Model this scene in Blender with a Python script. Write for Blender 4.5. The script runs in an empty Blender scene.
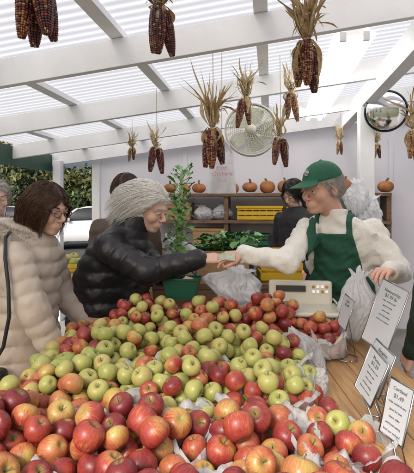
import bpy, math, random
import numpy as np
from mathutils import Vector, Matrix, noise
random.seed(7); rng=np.random.default_rng(7)
R=math.radians
scene=bpy.context.scene
COL=scene.collection

# ------------------------------------------------------------------ materials
def newmat(name):
    m=bpy.data.materials.new(name); m.use_nodes=True
    nt=m.node_tree; b=nt.nodes['Principled BSDF']; return m,nt,b
def M(name,c,rough=.6,metal=0,var=.15,scale=8,bump=0,bscale=40,coat=0,sss=0,emit=0,stretch=None):
    m,nt,b=newmat(name); N=nt.nodes; L=nt.links
    tc=N.new('ShaderNodeTexCoord'); mp=N.new('ShaderNodeMapping'); L.new(tc.outputs['Object'],mp.inputs[0])
    if stretch: mp.inputs['Scale'].default_value=stretch
    nz=N.new('ShaderNodeTexNoise'); nz.inputs['Scale'].default_value=scale; nz.inputs['Detail'].default_value=5
    L.new(mp.outputs[0],nz.inputs['Vector'])
    cr=N.new('ShaderNodeValToRGB'); cr.color_ramp.elements[0].position=.3; cr.color_ramp.elements[1].position=.7
    cr.color_ramp.elements[0].color=[max(0,x*(1-var)) for x in c]+[1]
    cr.color_ramp.elements[1].color=[min(1,x*(1+var)) for x in c]+[1]
    L.new(nz.outputs[0],cr.inputs[0]); L.new(cr.outputs[0],b.inputs['Base Color'])
    b.inputs['Roughness'].default_value=rough; b.inputs['Metallic'].default_value=metal
    b.inputs['Coat Weight'].default_value=coat
    if sss:
        b.inputs['Subsurface Weight'].default_value=sss; b.inputs['Subsurface Radius'].default_value=(.02,.008,.004)
        b.inputs['Subsurface Scale'].default_value=.5
    if emit:
        b.inputs['Emission Color'].default_value=(1,.97,.9,1); b.inputs['Emission Strength'].default_value=emit
    if bump:
        n2=N.new('ShaderNodeTexNoise'); n2.inputs['Scale'].default_value=bscale; n2.inputs['Detail'].default_value=4
        L.new(mp.outputs[0],n2.inputs['Vector'])
        bp=N.new('ShaderNodeBump'); bp.inputs['Strength'].default_value=bump; bp.inputs['Distance'].default_value=.01
        L.new(n2.outputs[0],bp.inputs['Height']); L.new(bp.outputs[0],b.inputs['Normal'])
    return m
def apple_mat(name,c0,c1,c2,lo,hi):
    m,nt,b=newmat(name); N=nt.nodes; L=nt.links
    tc=N.new('ShaderNodeTexCoord'); oi=N.new('ShaderNodeObjectInfo')
    sx=N.new('ShaderNodeSeparateXYZ'); L.new(tc.outputs['Object'],sx.inputs[0])
    cx=N.new('ShaderNodeCombineXYZ'); L.new(sx.outputs[0],cx.inputs[0]); L.new(sx.outputs[1],cx.inputs[1])
    nm=N.new('ShaderNodeVectorMath'); nm.operation='NORMALIZE'; L.new(cx.outputs[0],nm.inputs[0])
    zz=N.new('ShaderNodeCombineXYZ'); zm=N.new('ShaderNodeMath'); zm.operation='MULTIPLY'; zm.inputs[1].default_value=7
    L.new(sx.outputs[2],zm.inputs[0]); L.new(zm.outputs[0],zz.inputs[2])
    ad=N.new('ShaderNodeVectorMath'); ad.operation='ADD'; L.new(nm.outputs[0],ad.inputs[0]); L.new(zz.outputs[0],ad.inputs[1])
    rw=N.new('ShaderNodeMath'); rw.operation='MULTIPLY'; rw.inputs[1].default_value=57; L.new(oi.outputs['Random'],rw.inputs[0])
    st=N.new('ShaderNodeTexNoise'); st.noise_dimensions='4D'; st.inputs['Scale'].default_value=11; st.inputs['Detail'].default_value=6; st.inputs['Roughness'].default_value=.6
    L.new(ad.outputs[0],st.inputs['Vector']); L.new(rw.outputs[0],st.inputs['W'])
    bl=N.new('ShaderNodeTexNoise'); bl.noise_dimensions='4D'; bl.inputs['Scale'].default_value=13; bl.inputs['Detail'].default_value=1
    L.new(tc.outputs['Object'],bl.inputs['Vector']); L.new(rw.outputs[0],bl.inputs['W'])
    a=N.new('ShaderNodeMath'); a.operation='MULTIPLY'; a.inputs[1].default_value=.75; L.new(st.outputs[0],a.inputs[0])
    a2=N.new('ShaderNodeMath'); a2.operation='MULTIPLY_ADD'; a2.inputs[1].default_value=1.15; L.new(bl.outputs[0],a2.inputs[0]); L.new(a.outputs[0],a2.inputs[2])
    r2=N.new('ShaderNodeMath'); r2.operation='MULTIPLY_ADD'; r2.inputs[1].default_value=.3; L.new(oi.outputs['Random'],r2.inputs[0]); L.new(a2.outputs[0],r2.inputs[2])
    mr=N.new('ShaderNodeMapRange'); mr.inputs[1].default_value=lo; mr.inputs[2].default_value=hi; L.new(r2.outputs[0],mr.inputs[0])
    cr=N.new('ShaderNodeValToRGB'); e=cr.color_ramp.elements
    e[0].color=(*c0,1); e[1].color=(*c2,1); e[1].position=1; k=e.new(.5); k.color=(*c1,1)
    L.new(mr.outputs[0],cr.inputs[0])
    vo=N.new('ShaderNodeTexVoronoi'); vo.inputs['Scale'].default_value=230; L.new(tc.outputs['Object'],vo.inputs['Vector'])
    lt=N.new('ShaderNodeMath'); lt.operation='LESS_THAN'; lt.inputs[1].default_value=.15; L.new(vo.outputs[0],lt.inputs[0])
    lm=N.new('ShaderNodeMath'); lm.operation='MULTIPLY'; lm.inputs[1].default_value=.22; L.new(lt.outputs[0],lm.inputs[0])
    mx=N.new('ShaderNodeMixRGB'); mx.inputs[2].default_value=(.6,.45,.25,1); L.new(lm.outputs[0],mx.inputs[0]); L.new(cr.outputs[0],mx.inputs[1])
    ln=N.new('ShaderNodeVectorMath'); ln.operation='LENGTH'; L.new(cx.outputs[0],ln.inputs[0])
    ms=N.new('ShaderNodeMapRange'); ms.inputs[1].default_value=.004; ms.inputs[2].default_value=.017; ms.inputs[3].default_value=.85; ms.inputs[4].default_value=0
    L.new(ln.outputs['Value'],ms.inputs[0])
    m2=N.new('ShaderNodeMixRGB'); m2.inputs[2].default_value=(.30,.27,.08,1); L.new(ms.outputs[0],m2.inputs[0]); L.new(mx.outputs[0],m2.inputs[1])
    L.new(m2.outputs[0],b.inputs['Base Color'])
    rn=N.new('ShaderNodeMapRange'); rn.inputs[3].default_value=.3; rn.inputs[4].default_value=.52; L.new(bl.outputs[0],rn.inputs[0]); L.new(rn.outputs[0],b.inputs['Roughness'])
    b.inputs['Coat Weight'].default_value=.08; b.inputs['Coat Roughness'].default_value=.2
    return m
def thin_mat(name,c,transl=.5,clear=0,rough=.4,bump=0,bscale=25,var=0):
    m=bpy.data.materials.new(name); m.use_nodes=True; nt=m.node_tree; N=nt.nodes; L=nt.links
    b=N['Principled BSDF']; o=N['Material Output']
    b.inputs['Base Color'].default_value=(*c,1); b.inputs['Roughness'].default_value=rough
    t=N.new('ShaderNodeBsdfTranslucent'); t.inputs[0].default_value=(*c,1)
    mx=N.new('ShaderNodeMixShader'); mx.inputs[0].default_value=transl; L.new(b.outputs[0],mx.inputs[1]); L.new(t.outputs[0],mx.inputs[2])
    out=mx
    tc=N.new('ShaderNodeTexCoord')
    if var:
        nz=N.new('ShaderNodeTexNoise'); nz.inputs['Scale'].default_value=bscale; L.new(tc.outputs['Object'],nz.inputs[0])
        cr=N.new('ShaderNodeValToRGB'); cr.color_ramp.elements[0].position=.3; cr.color_ramp.elements[1].position=.7
        cr.color_ramp.elements[0].color=[x*(1-var) for x in c]+[1]; cr.color_ramp.elements[1].color=[min(1,x*(1+var)) for x in c]+[1]
        L.new(nz.outputs[0],cr.inputs[0]); L.new(cr.outputs[0],b.inputs['Base Color']); L.new(cr.outputs[0],t.inputs[0])
    if bump:
        n2=N.new('ShaderNodeTexNoise'); n2.inputs['Scale'].default_value=bscale; n2.inputs['Detail'].default_value=3; n2.inputs['Distortion'].default_value=1.5
        L.new(tc.outputs['Object'],n2.inputs[0]); bp=N.new('ShaderNodeBump'); bp.inputs['Strength'].default_value=bump; bp.inputs['Distance'].default_value=.02
        L.new(n2.outputs[0],bp.inputs['Height']); L.new(bp.outputs[0],b.inputs['Normal']); L.new(bp.outputs[0],t.inputs['Normal'])
    if clear:
        tr=N.new('ShaderNodeBsdfTransparent'); m2=N.new('ShaderNodeMixShader'); m2.inputs[0].default_value=clear
        L.new(mx.outputs[0],m2.inputs[1]); L.new(tr.outputs[0],m2.inputs[2]); out=m2
    L.new(out.outputs[0],o.inputs[0]); return m
def attr_mat(name,rough=.4,coat=0,mult=1):
    m,nt,b=newmat(name); a=nt.nodes.new('ShaderNodeAttribute'); a.attribute_name='Col'
    nz=nt.nodes.new('ShaderNodeTexNoise'); nz.inputs['Scale'].default_value=60
    hs=nt.nodes.new('ShaderNodeHueSaturation'); mr=nt.nodes.new('ShaderNodeMapRange'); mr.inputs[3].default_value=.75; mr.inputs[4].default_value=1.25
    nt.links.new(nz.outputs[0],mr.inputs[0]); nt.links.new(mr.outputs[0],hs.inputs['Value'])
    nt.links.new(a.outputs['Color'],hs.inputs['Color']); nt.links.new(hs.outputs[0],b.inputs['Base Color'])
    b.inputs['Roughness'].default_value=rough; b.inputs['Coat Weight'].default_value=coat; return m
def wood_mat(name,c,var=.35,sx=(1,14,14),rough=.55,scale=5):
    return M(name,c,rough,0,var,scale,.15,30,stretch=sx)

m_white=M('painted_white_wood',(.78,.79,.81),.55,var=.09,scale=3,bump=.1,bscale=30)
m_wall=M('pale_lavender_painted_wall',(.72,.72,.78),.7,var=.05,scale=1.5,bump=.05,bscale=60)
m_green=M('dark_green_paint',(.015,.06,.035),.45,var=.2)
m_roof=thin_mat('translucent_corrugated_sheet',(.92,.94,.97),.75,.12,.5)
m_conc=M('concrete',(.3,.29,.27),.85,var=.2,scale=2,bump=.2)
m_asph=M('asphalt',(.06,.06,.062),.9,var=.25,scale=3,bump=.3,bscale=200)
m_grass=M('grass_ground',(.06,.085,.03),.9,var=.4,scale=1,bump=.4)
m_paint=M('road_paint',(.7,.7,.66),.7)
m_counter=wood_mat('counter_wood',(.40,.23,.10),.3,(9,1,9))
m_shelf=wood_mat('shelf_wood',(.16,.09,.05),.4)
m_chrome=M('chrome_wire',(.35,.35,.36),.25,1,var=.05)
m_black=M('black_plastic',(.015,.015,.017),.4)
m_cream=M('cream_plastic',(.60,.58,.5),.4,var=.06)
m_fanw=M('fan_enamel',(.66,.66,.56),.4,var=.05)
m_tube=M('fluorescent_tube',(1,1,1),.5,emit=11)
m_refl=M('glowing_fixture_enamel',(.82,.82,.8),.4,var=.03,emit=.25)  # faint emission added to the enamel, standing in for tube light on it
m_plastic=thin_mat('white_plastic_bag',(.86,.87,.9),.42,.14,.22,.6,18)
m_liner=thin_mat('clear_plastic_liner',(.8,.82,.84),.35,.4,.18,.5,24)
m_card=M('cardboard',(.36,.22,.11),.8,var=.12)
m_yel=M('yellow_crate_plastic',(.62,.4,.02),.45,var=.08)
m_grnbox=M('green_basket_plastic',(.015,.1,.06),.45,var=.1)
m_pump=M('pumpkin_skin',(.38,.15,.05),.6,var=.4,scale=7)
m_stem=M('dry_stem',(.16,.11,.05),.8)
m_husk=thin_mat('dry_corn_husk',(.42,.29,.14),.3,0,.7,.6,60,.3)
m_husk2=thin_mat('pale_corn_husk',(.62,.5,.3),.3,0,.7,.6,60,.25)
m_corn=attr_mat('corn_kernels',.3,.3)
m_leaf=attr_mat('leafy_greens',.5,.05)
m_tree=attr_mat('tree_foliage',.6)
m_bark=M('bark',(.07,.05,.035),.9,bump=.5)
m_string=M('jute_string',(.35,.28,.18),.9)
m_paper=M('backlit_dimmed_card',(.52,.55,.58),.35,var=.08,scale=5)  # grey base colour holds the backlit dimness of the cards
m_ink=M('grey_ink',(.12,.12,.14),.6)
m_inkr=M('pink_print',(.75,.3,.36),.6)
m_glass=M('dark_glass',(.03,.035,.04),.08,var=.05)
m_carw=M('white_car_paint',(.7,.72,.75),.25,var=.02,coat=.6)
m_cars=M('silver_car_paint',(.3,.32,.34),.25,.3,var=.02,coat=.6)
m_rub=M('tyre_rubber',(.02,.02,.02),.8)
m_redl=M('tail_lamp',(.4,.02,.02),.3)
m_mirror=M('mirror_glass',(.9,.92,.94),.1,1,var=.02)
m_skin=M('skin',(.68,.43,.34),.5,var=.08,scale=25,bump=.1,bscale=220,sss=.1)
m_skin2=M('skin_ruddy',(.66,.38,.29),.5,var=.12,scale=22,bump=.12,bscale=200,sss=.1)
m_lip=M('lips',(.5,.22,.19),.4)
m_eyew=M('eye_white',(.75,.73,.7),.2,var=.02)
m_iris=M('iris',(.03,.02,.015),.15)
m_app_r=apple_mat('red_apple_skin',(.46,.34,.08),(.37,.055,.035),(.16,.014,.018),.70,1.30)
m_app_m=apple_mat('blush_apple_skin',(.44,.39,.10),(.44,.16,.06),(.30,.03,.025),.80,1.36)
m_app_g=apple_mat('green_apple_skin',(.27,.31,.075),(.41,.40,.12),(.47,.27,.11),.72,1.65)

# ------------------------------------------------------------------ mesh helpers
def grp(name):
    e=bpy.data.objects.new(name,None); e.empty_display_size=.1; COL.objects.link(e); return e
def mkobj(name,me,parent=None,mat=None,M4=None):
    o=bpy.data.objects.new(name,me); COL.objects.link(o)
    if mat is not None and len(me.materials)==0: me.materials.append(mat)
    if parent: o.parent=parent
    if M4 is not None: o.matrix_world=M4
    return o
class MB:
    def __init__(s): s.v=[];s.f=[];s.mi=[];s.mats=[];s.sm=[];s.col=[]
    def _m(s,m):
        if m not in s.mats: s.mats.append(m)
        return s.mats.index(m)
    def add(s,vs,fs,m,smooth=False,T=None,col=None):
        b=len(s.v)
        if T is not None: vs=[T@Vector(v) for v in vs]
        s.v+= [tuple(v) for v in vs]; i=s._m(m)
        for f in fs: s.f.append([b+k for k in f]); s.mi.append(i); s.sm.append(smooth)
        if col is not None: s.col+= [col]*len(vs)
    def box(s,c,d,m,T=None,bev=0):
        x,y,z=[k/2 for k in d]
        if bev<=0:
            vs=[(c[0]+a*x,c[1]+b*y,c[2]+e*z) for a in(-1,1) for b in(-1,1) for e in(-1,1)]
            s.add(vs,[(0,1,3,2),(4,6,7,5),(0,4,5,1),(2,3,7,6),(0,2,6,4),(1,5,7,3)],m,T=T)
        else:
            import bmesh
            bm=bmesh.new(); bmesh.ops.create_cube(bm,size=1)
            bmesh.ops.scale(bm,vec=d,verts=bm.verts); bmesh.ops.bevel(bm,geom=bm.edges[:],offset=min(bev,min(d)*.45),segments=3,affect='EDGES',profile=.5)
            bmesh.ops.translate(bm,vec=c,verts=bm.verts); bm.verts.index_update()
            s.add([v.co.copy() for v in bm.verts],[[v.index for v in f.verts] for f in bm.faces],m,T=T); bm.free()
    def tube(s,pts,r,m,n=8,cap=True,T=None,col=None):
        pts=[Vector(p) for p in pts]; rs=r if isinstance(r,(list,tuple)) else [r]*len(pts)
        vs=[];fs=[]; up=Vector((0,0,1)); prev=None
        for i,p in enumerate(pts):
            t=(pts[min(i+1,len(pts)-1)]-pts[max(i-1,0)]).normalized()
            if prev is None:
                a=t.cross(up); 
                if a.length<.05: a=t.cross(Vector((1,0,0)))
            else: a=prev-t*prev.dot(t)
            a.normalize(); prev=a; b=t.cross(a)
            for k in range(n):
                an=2*math.pi*k/n; vs.append(p+(a*math.cos(an)+b*math.sin(an))*rs[i])
        for i in range(len(pts)-1):
            for k in range(n): fs.append((i*n+k,i*n+(k+1)%n,(i+1)*n+(k+1)%n,(i+1)*n+k))
        if cap: fs.append(tuple(range(n))[::-1]); fs.append(tuple((len(pts)-1)*n+k for k in range(n)))
        s.add(vs,fs,m,True,T,col)
    def rev(s,prof,m,n=24,T=None,smooth=True,col=None):
        vs=[];fs=[]
        for (r,z) in prof:
            for k in range(n): a=2*math.pi*k/n; vs.append((r*math.cos(a),r*math.sin(a),z))
        for i in range(len(prof)-1):
            for k in range(n): fs.append((i*n+k,i*n+(k+1)%n,(i+1)*n+(k+1)%n,(i+1)*n+k))
        s.add(vs,fs,m,smooth,T,col)
    def sph(s,c,r,m,n=12,T=None,col=None):
        if not isinstance(r,(tuple,list)): r=(r,r,r)
        vs=[];fs=[];h=n//2+1
        for i in range(h+1):
            t=math.pi*i/h
            for k in range(n): a=2*math.pi*k/n; vs.append((c[0]+r[0]*math.sin(t)*math.cos(a),c[1]+r[1]*math.sin(t)*math.sin(a),c[2]+r[2]*math.cos(t)))
        for i in range(h):
            for k in range(n): fs.append((i*n+k,(i+1)*n+k,(i+1)*n+(k+1)%n,i*n+(k+1)%n))
        s.add(vs,fs,m,True,T,col)
    def mesh(s,name):
        me=bpy.data.meshes.new(name); me.from_pydata(s.v,[],s.f)
        for m in s.mats: me.materials.append(m)
        me.polygons.foreach_set('material_index',s.mi); me.polygons.foreach_set('use_smooth',s.sm)
        if s.col and len(s.col)==len(s.v):
            a=me.color_attributes.new('Col','FLOAT_COLOR','POINT'); a.data.foreach_set('color',[x for c in s.col for x in (*c,1)])
        me.update(); return me
    def obj(s,name,parent=None,M4=None): return mkobj(name,s.mesh(name),parent,None,M4)

# ------------------------------------------------------------------ SDF meshing
def smin(a,b,k):
    h=np.clip(.5+.5*(b-a)/k,0,1); return b*(1-h)+a*h-k*h*(1-h)
def smax(a,b,k): return -smin(-a,-b,k)
def cone(P,a,b,r0,r1,puff=None):
    a=np.array(a,float);b=np.array(b,float);ab=b-a;L2=ab@ab
    t=np.clip((P-a)@ab/L2,0,1); d=np.linalg.norm(P-(a+t[:,None]*ab),axis=1)-(r0+(r1-r0)*t)
    if puff: d=d-puff[0]*(np.abs(np.sin(math.pi*t*math.sqrt(L2)/puff[1]))**.5-.7)
    return d
def ell(P,c,r):
    q=P-np.array(c,float); r=np.array(r,float)
    k0=np.linalg.norm(q/r,axis=1); k1=np.linalg.norm(q/(r*r),axis=1)+1e-9
    return k0*(k0-1)/k1
def stack(P,secs,yaw,puff=None):
    s=np.array(secs,float); z=np.clip(P[:,2],s[0,2],s[-1,2])
    f=lambda i:np.interp(z,s[:,2],s[:,i])
    dx=P[:,0]-f(0); dy=P[:,1]-f(1); c,sn=math.cos(yaw),math.sin(yaw)
    fw=dx*c+dy*sn; la=-dx*sn+dy*c; a=f(3);b=f(4)
    q=np.sqrt((la/a)**2+(fw/b)**2); d=(q-1)*np.minimum(a,b)
    if puff: d=d-puff[0]*(np.abs(np.sin(math.pi*(P[:,2]+.008*np.sin(9*la+5*fw))/puff[1]))**.5-.7)
    dz=np.maximum(P[:,2]-s[-1,2],s[0,2]-P[:,2]); return smax(d,dz,.03)
def folds(P,amp,sc):
    x,y,z=P[:,0]*sc,P[:,1]*sc,P[:,2]*sc
    return amp*(np.sin(x*1.3+z*2.1+1.7*np.sin(z*.9+y*1.1))*.6+np.sin(y*2.3-z*1.4+1.5*np.sin(x*1.7+z*.6))*.5+.3*np.sin(3.1*z+2*np.sin(2.2*x+1.3*y)))
def sdf_mesh(name,f,lo,hi,h,mat,parent,T=None):
    ax=[np.arange(lo[i],hi[i]+h,h) for i in range(3)]
    G=np.stack(np.meshgrid(*ax,indexing='ij'),-1); sh=G.shape[:3]
    V=f(G.reshape(-1,3)).reshape(sh); S=V<0
    cs=tuple(k-1 for k in sh); cnt=np.zeros(cs); acc=np.zeros(cs+(3,)); crosses=[]
    for a in range(3):
        s0=[slice(None)]*3; s1=[slice(None)]*3; s0[a]=slice(0,-1); s1[a]=slice(1,None)
        v0=V[tuple(s0)];v1=V[tuple(s1)]; cr=S[tuple(s0)]!=S[tuple(s1)]
        t=np.where(cr,v0/np.where(v0==v1,1,v0-v1),0); crosses.append((cr,S[tuple(s0)]))
        o=[k for k in range(3) if k!=a]
        for b in (0,1):
            for c in (0,1):
                sl=[slice(None)]*3
                sl[o[0]]=slice(b,sh[o[0]]-1+b); sl[o[1]]=slice(c,sh[o[1]]-1+c)
                cc=cr[tuple(sl)]; tt=t[tuple(sl)]
                cnt+=cc; acc[...,a]+=tt*cc; acc[...,o[0]]+=b*cc; acc[...,o[1]]+=c*cc
    act=cnt>0; idx=-np.ones(cs,int); ijk=np.argwhere(act); idx[act]=np.arange(len(ijk))
    vp=(acc[act]/cnt[act][:,None]+ijk)*h+np.array([ax[0][0],ax[1][0],ax[2][0]])
    quads=[]
    for a in range(3):
        cr,s0=crosses[a]; e=np.argwhere(cr); o=[k for k in range(3) if k!=a]
        ok=(e[:,o[0]]>0)&(e[:,o[0]]<cs[o[0]])&(e[:,o[1]]>0)&(e[:,o[1]]<cs[o[1]]); e=e[ok]
        if len(e)==0: continue
        def cell(b,c):
            q=e.copy(); q[:,o[0]]-=b; q[:,o[1]]-=c; return idx[q[:,0],q[:,1],q[:,2]]
        q=np.stack([cell(1,1),cell(0,1),cell(0,0),cell(1,0)],1)
        ins=s0[e[:,0],e[:,1],e[:,2]]
        if a==1: ins=~ins
        q[~ins]=q[~ins][:,::-1]; quads.append(q)
    fs=np.concatenate(quads)
    if T is not None:
        A=np.array(T); vp=vp@A[:3,:3].T+A[:3,3]
    me=bpy.data.meshes.new(name); me.from_pydata(vp.tolist(),[],fs.tolist())
    me.polygons.foreach_set('use_smooth',[True]*len(me.polygons)); me.materials.append(mat); me.update()
    return mkobj(name,me,parent)
def strands(name,paths,rad,mat,parent,T=None):
    S,K,_=paths.shape
    t=np.gradient(paths,axis=1); t/=np.linalg.norm(t,axis=2,keepdims=True)+1e-9
    ref=rng.normal(size=(S,1,3)); a=np.cross(t,ref); a/=np.linalg.norm(a,axis=2,keepdims=True)+1e-9; b=np.cross(t,a)
    w=(rad*(1-.75*(np.linspace(0,1,K)**2)))[None,:,None]
    V=np.stack([paths+(a*math.cos(q)+b*math.sin(q))*w for q in (0,2.094,4.189)],2)
    V=V.reshape(-1,3)
    if T is not None: A=np.array(T); V=V@A[:3,:3].T+A[:3,3]
    base=(np.arange(S)[:,None]*K+np.arange(K-1)[None,:])*3; F=[]
    for k in range(3):
        k2=(k+1)%3; F.append(np.stack([base+k,base+3+k,base+3+k2,base+k2],-1).reshape(-1,4))
    me=bpy.data.meshes.new(name); me.from_pydata(V.tolist(),[],np.concatenate(F).tolist())
    me.polygons.foreach_set('use_smooth',[True]*len(me.polygons)); me.materials.append(mat); return mkobj(name,me,parent)

# ------------------------------------------------------------------ building frame
A8=R(8); ca,sa=math.cos(A8),math.sin(A8)
B=Matrix.Rotation(-A8,4,'Z')
def zr(u): return 2.2+.12*(u+2.7)
def uv(x,y): return x*ca-y*sa, x*sa+y*ca
def rot_axis(ax,an): return Matrix.Rotation(an,4,ax)

mb=MB(); mb.box((0,0,-.1),(400,400,.2),m_grass); mb.obj('ground')
mb=MB(); mb.box((-14,16,-.042),(60,26,.092),m_asph); mb.obj('parking_lot')
mb=MB()
for k in range(9): mb.box((-22+k*2.7,20.2,.052),(.1,4.6,.004),m_paint)
mb.obj('parking_markings')
mb=MB(); mb.box((.8,2.2,.05),(7.4,9.0,.12),m_conc,T=B); mb.obj('market_floor')
mb=MB(); mb.box((-14,29.2,.07),(60,.3,.15),m_conc); mb.obj('kerb')

# roof
g=grp('market_roof')
V0=-.45
us=np.linspace(-2.85,3.3,14); vs=np.arange(V0,5.75,.0127)
V=[];F=[]
for v in vs:
    for u in us: V.append(B@Vector((u,v,zr(u)+.052+.0045*math.sin(2*math.pi*v/.076))))
nu=len(us)
for i in range(len(vs)-1):
    for j in range(nu-1): F.append((i*nu+j,i*nu+j+1,(i+1)*nu+j+1,(i+1)*nu+j))
mb=MB(); mb.add(V,F,m_roof,True); mb.obj('corrugated_sheets',g)
sl=math.atan(.12)
mb=MB()
for v in (-.3,.3,1.2,2.3,3.4,4.5,5.38):
    T=B@Matrix.Translation((.22,v,zr(.22)-.075))@rot_axis('Y',-sl)
    mb.box((0,0,0),(6.1,.045,.15),m_white,T=T,bev=.003)
mb.obj('rafters',g)
RC=(V0+5.7)/2; RL=5.7-V0
mb=MB()
for u in (-2.3,-1.55,-.8,-.05,1.6,2.4):
    T=B@Matrix.Translation((u,RC,zr(u)+.022))@rot_axis('Y',-sl)
    mb.box((0,0,0),(.07,RL,.04),m_white,T=T)
mb.obj('purlins',g)
mb=MB(); mb.box((.8,RC,zr(.8)-.165),(.09,RL,.16),m_white,T=B,bev=.004); mb.obj('girder',g)
mb=MB(); mb.box((-2.76,RC,zr(-2.7)-.12),(.06,RL,.21),m_green,T=B); mb.tube([(-2.86,V0,2.14),(-2.86,5.75,2.14)],.055,m_green,T=B); mb.obj('eave_gutter',g)
mb=MB(); ph_=zr(.8)-.247-.11
mb.box((.8,3.95,.11+ph_/2),(.12,.12,ph_),m_white,T=B,bev=.006)
mb.obj('roof_post')
mb=MB(); mb.box((-2.62,5.3,1.1),(.1,.1,2.0),m_white,T=B,bev=.006); mb.obj('roof_post')
mb=MB(); mb.box((-2.62,.2,1.1),(.1,.1,2.0),m_white,T=B,bev=.006); mb.obj('roof_post')
g=grp('back_wall')
mb=MB()
pv=[(-2.25,5.5,.1),(2.6,5.5,.1),(2.6,5.5,zr(2.6)),(-2.25,5.5,zr(-2.25)),(-2.25,5.62,.1),(2.6,5.62,.1),(2.6,5.62,zr(2.6)),(-2.25,5.62,zr(-2.25))]
mb.add([B@Vector(p) for p in pv],[(0,1,2,3),(4,7,6,5),(0,3,7,4),(1,5,6,2),(0,4,5,1)],m_wall); mb.obj('wall_panel',g)
mb=MB()
for u in (-1.05,.17,1.39,2.5): mb.box((u,5.494,1.2),(.05,.02,2.2),m_wall,T=B)
mb.box((-2.2,5.488,1.15),(.1,.03,2.1),m_white,T=B)
mb.obj('battens',g)
mb=MB()
pv=[(2.6,V0,.1),(2.6,5.5,.1),(2.6,5.5,zr(2.6)),(2.6,V0,zr(2.6)),(2.72,V0,.1),(2.72,5.5,.1),(2.72,5.5,zr(2.6)),(2.72,V0,zr(2.6))]
mb.add([B@Vector(p) for p in pv],[(0,3,2,1),(4,5,6,7),(0,1,5,4),(1,2,6,5),(0,4,7,3)],m_wall); mb.obj('side_wall')

# back shelving
g=grp('back_shelving')
mb=MB()
for z in (1.665,1.36,1.0,.55): mb.box((-.05,5.28,z),(2.7,.38,.035),m_shelf,T=B)
for u in (-1.38,-.5,.4,1.28): mb.box((u,5.27,.88),(.05,.3,1.54),m_shelf,T=B)
mb.obj('shelves',g)
def pumpkin(loc,r):
    mb=MB(); n=36; vs=[];fs=[];h=14; ph=random.random()*6; fl=random.uniform(.66,.98)
    for i in range(h+1):
        t=math.pi*i/h
        for k in range(n):
            a=2*math.pi*k/n; rr=r*math.sin(t)*(1-.09*abs(math.cos(4.5*a+ph)))
            z=r*fl*math.cos(t)-r*.18*math.exp(-((rr/r)/.3)**2)*(1 if i<h/2 else -1)
            vs.append((rr*math.cos(a),rr*math.sin(a),z))
    for i in range(h):
        for k in range(n): fs.append((i*n+k,(i+1)*n+k,(i+1)*n+(k+1)%n,i*n+(k+1)%n))
    mb.add(vs,fs,m_pump,True); mb.tube([(0,0,r*.5),(0,.01,r*.8),(.015,.02,r*1.05)],[.016,.011,.012],m_stem,6)
    mb.obj('pumpkin',None,Matrix.Translation(loc)@rot_axis('Z',ph)@rot_axis('X',random.uniform(-.2,.2)))
u=-1.26
while u<1.25:
    r=random.uniform(.07,.105); u+=r; pumpkin(B@Vector((u,5.25+random.uniform(-.04,.04),1.684+r*.78)),r); u+=r+random.uniform(.005,.05)
def crate(name,c,d,m,rotz=0,slats=True):
    mb=MB(); T=Matrix.Translation(c)@rot_axis('Z',rotz); x,y,z=d; w=.012
    mb.box((0,0,w/2),(x-.03,y-.03,w),m,T=T)
    for s in (-1,1):
        if slats:
            k=3
            for i in range(k):
                zz=z*(i+.5)/k
                mb.box((0,s*(y/2-w/2),zz),(x,w,z/k*.72),m,T=T); mb.box((s*(x/2-w/2),0,zz),(w,y-2*w-.002,z/k*.72),m,T=T)
            n=6
            for i in range(n+1): mb.box((-x/2+.01+i*(x-.02)/n,s*(y/2-w-.003),z/2),(.012,.008,z*.97),m,T=T)
            for q in (-1,1): mb.box((s*(x/2-w-.006),q*(y/2-w-.006),z/2),(.012,.014,z*.98),m,T=T)
        else:
            mb.box((0,s*(y/2-w/2),z/2+.001),(x,w,z),m,T=T); mb.box((s*(x/2-w/2),0,z/2+.001),(w,y-2*w-.002,z),m,T=T)
    mb.box((0,y/2+.004,z-.012),(x+.02,.012,.024),m,T=T); mb.box((0,-y/2-.004,z-.012),(x+.02,.012,.024),m,T=T)
    return mb.obj(name)
def bworld(u,v,z): return B@Vector((u,v,z))
crate('yellow_crate',bworld(-.12,5.25,1.379),(.5,.34,.16),m_yel,-A8)
crate('yellow_crate',bworld(.42,5.25,1.379),(.46,.34,.15),m_yel,-A8)
crate('green_basket',bworld(.9,5.25,1.379),(.34,.3,.13),m_grnbox,-A8)
crate('cardboard_box',bworld(-1.1,5.25,1.379),(.36,.3,.2),m_card,-A8,False)
crate('green_basket',bworld(-.2,5.25,1.02),(.36,.3,.2),m_grnbox,-A8)
crate('cardboard_box',bworld(.3,5.25,1.02),(.4,.3,.24),m_card,-A8,False)
crate('wooden_crate',bworld(.8,5.25,1.02),(.4,.3,.22),m_shelf,-A8)
crate('cardboard_box',bworld(-.7,5.25,1.02),(.36,.3,.26),m_card,-A8,False)
crate('wooden_crate',bworld(-.8,5.25,.57),(.5,.3,.3),m_shelf,-A8)
crate('wooden_crate',bworld(.6,5.25,.57),(.5,.3,.3),m_shelf,-A8)

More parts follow.
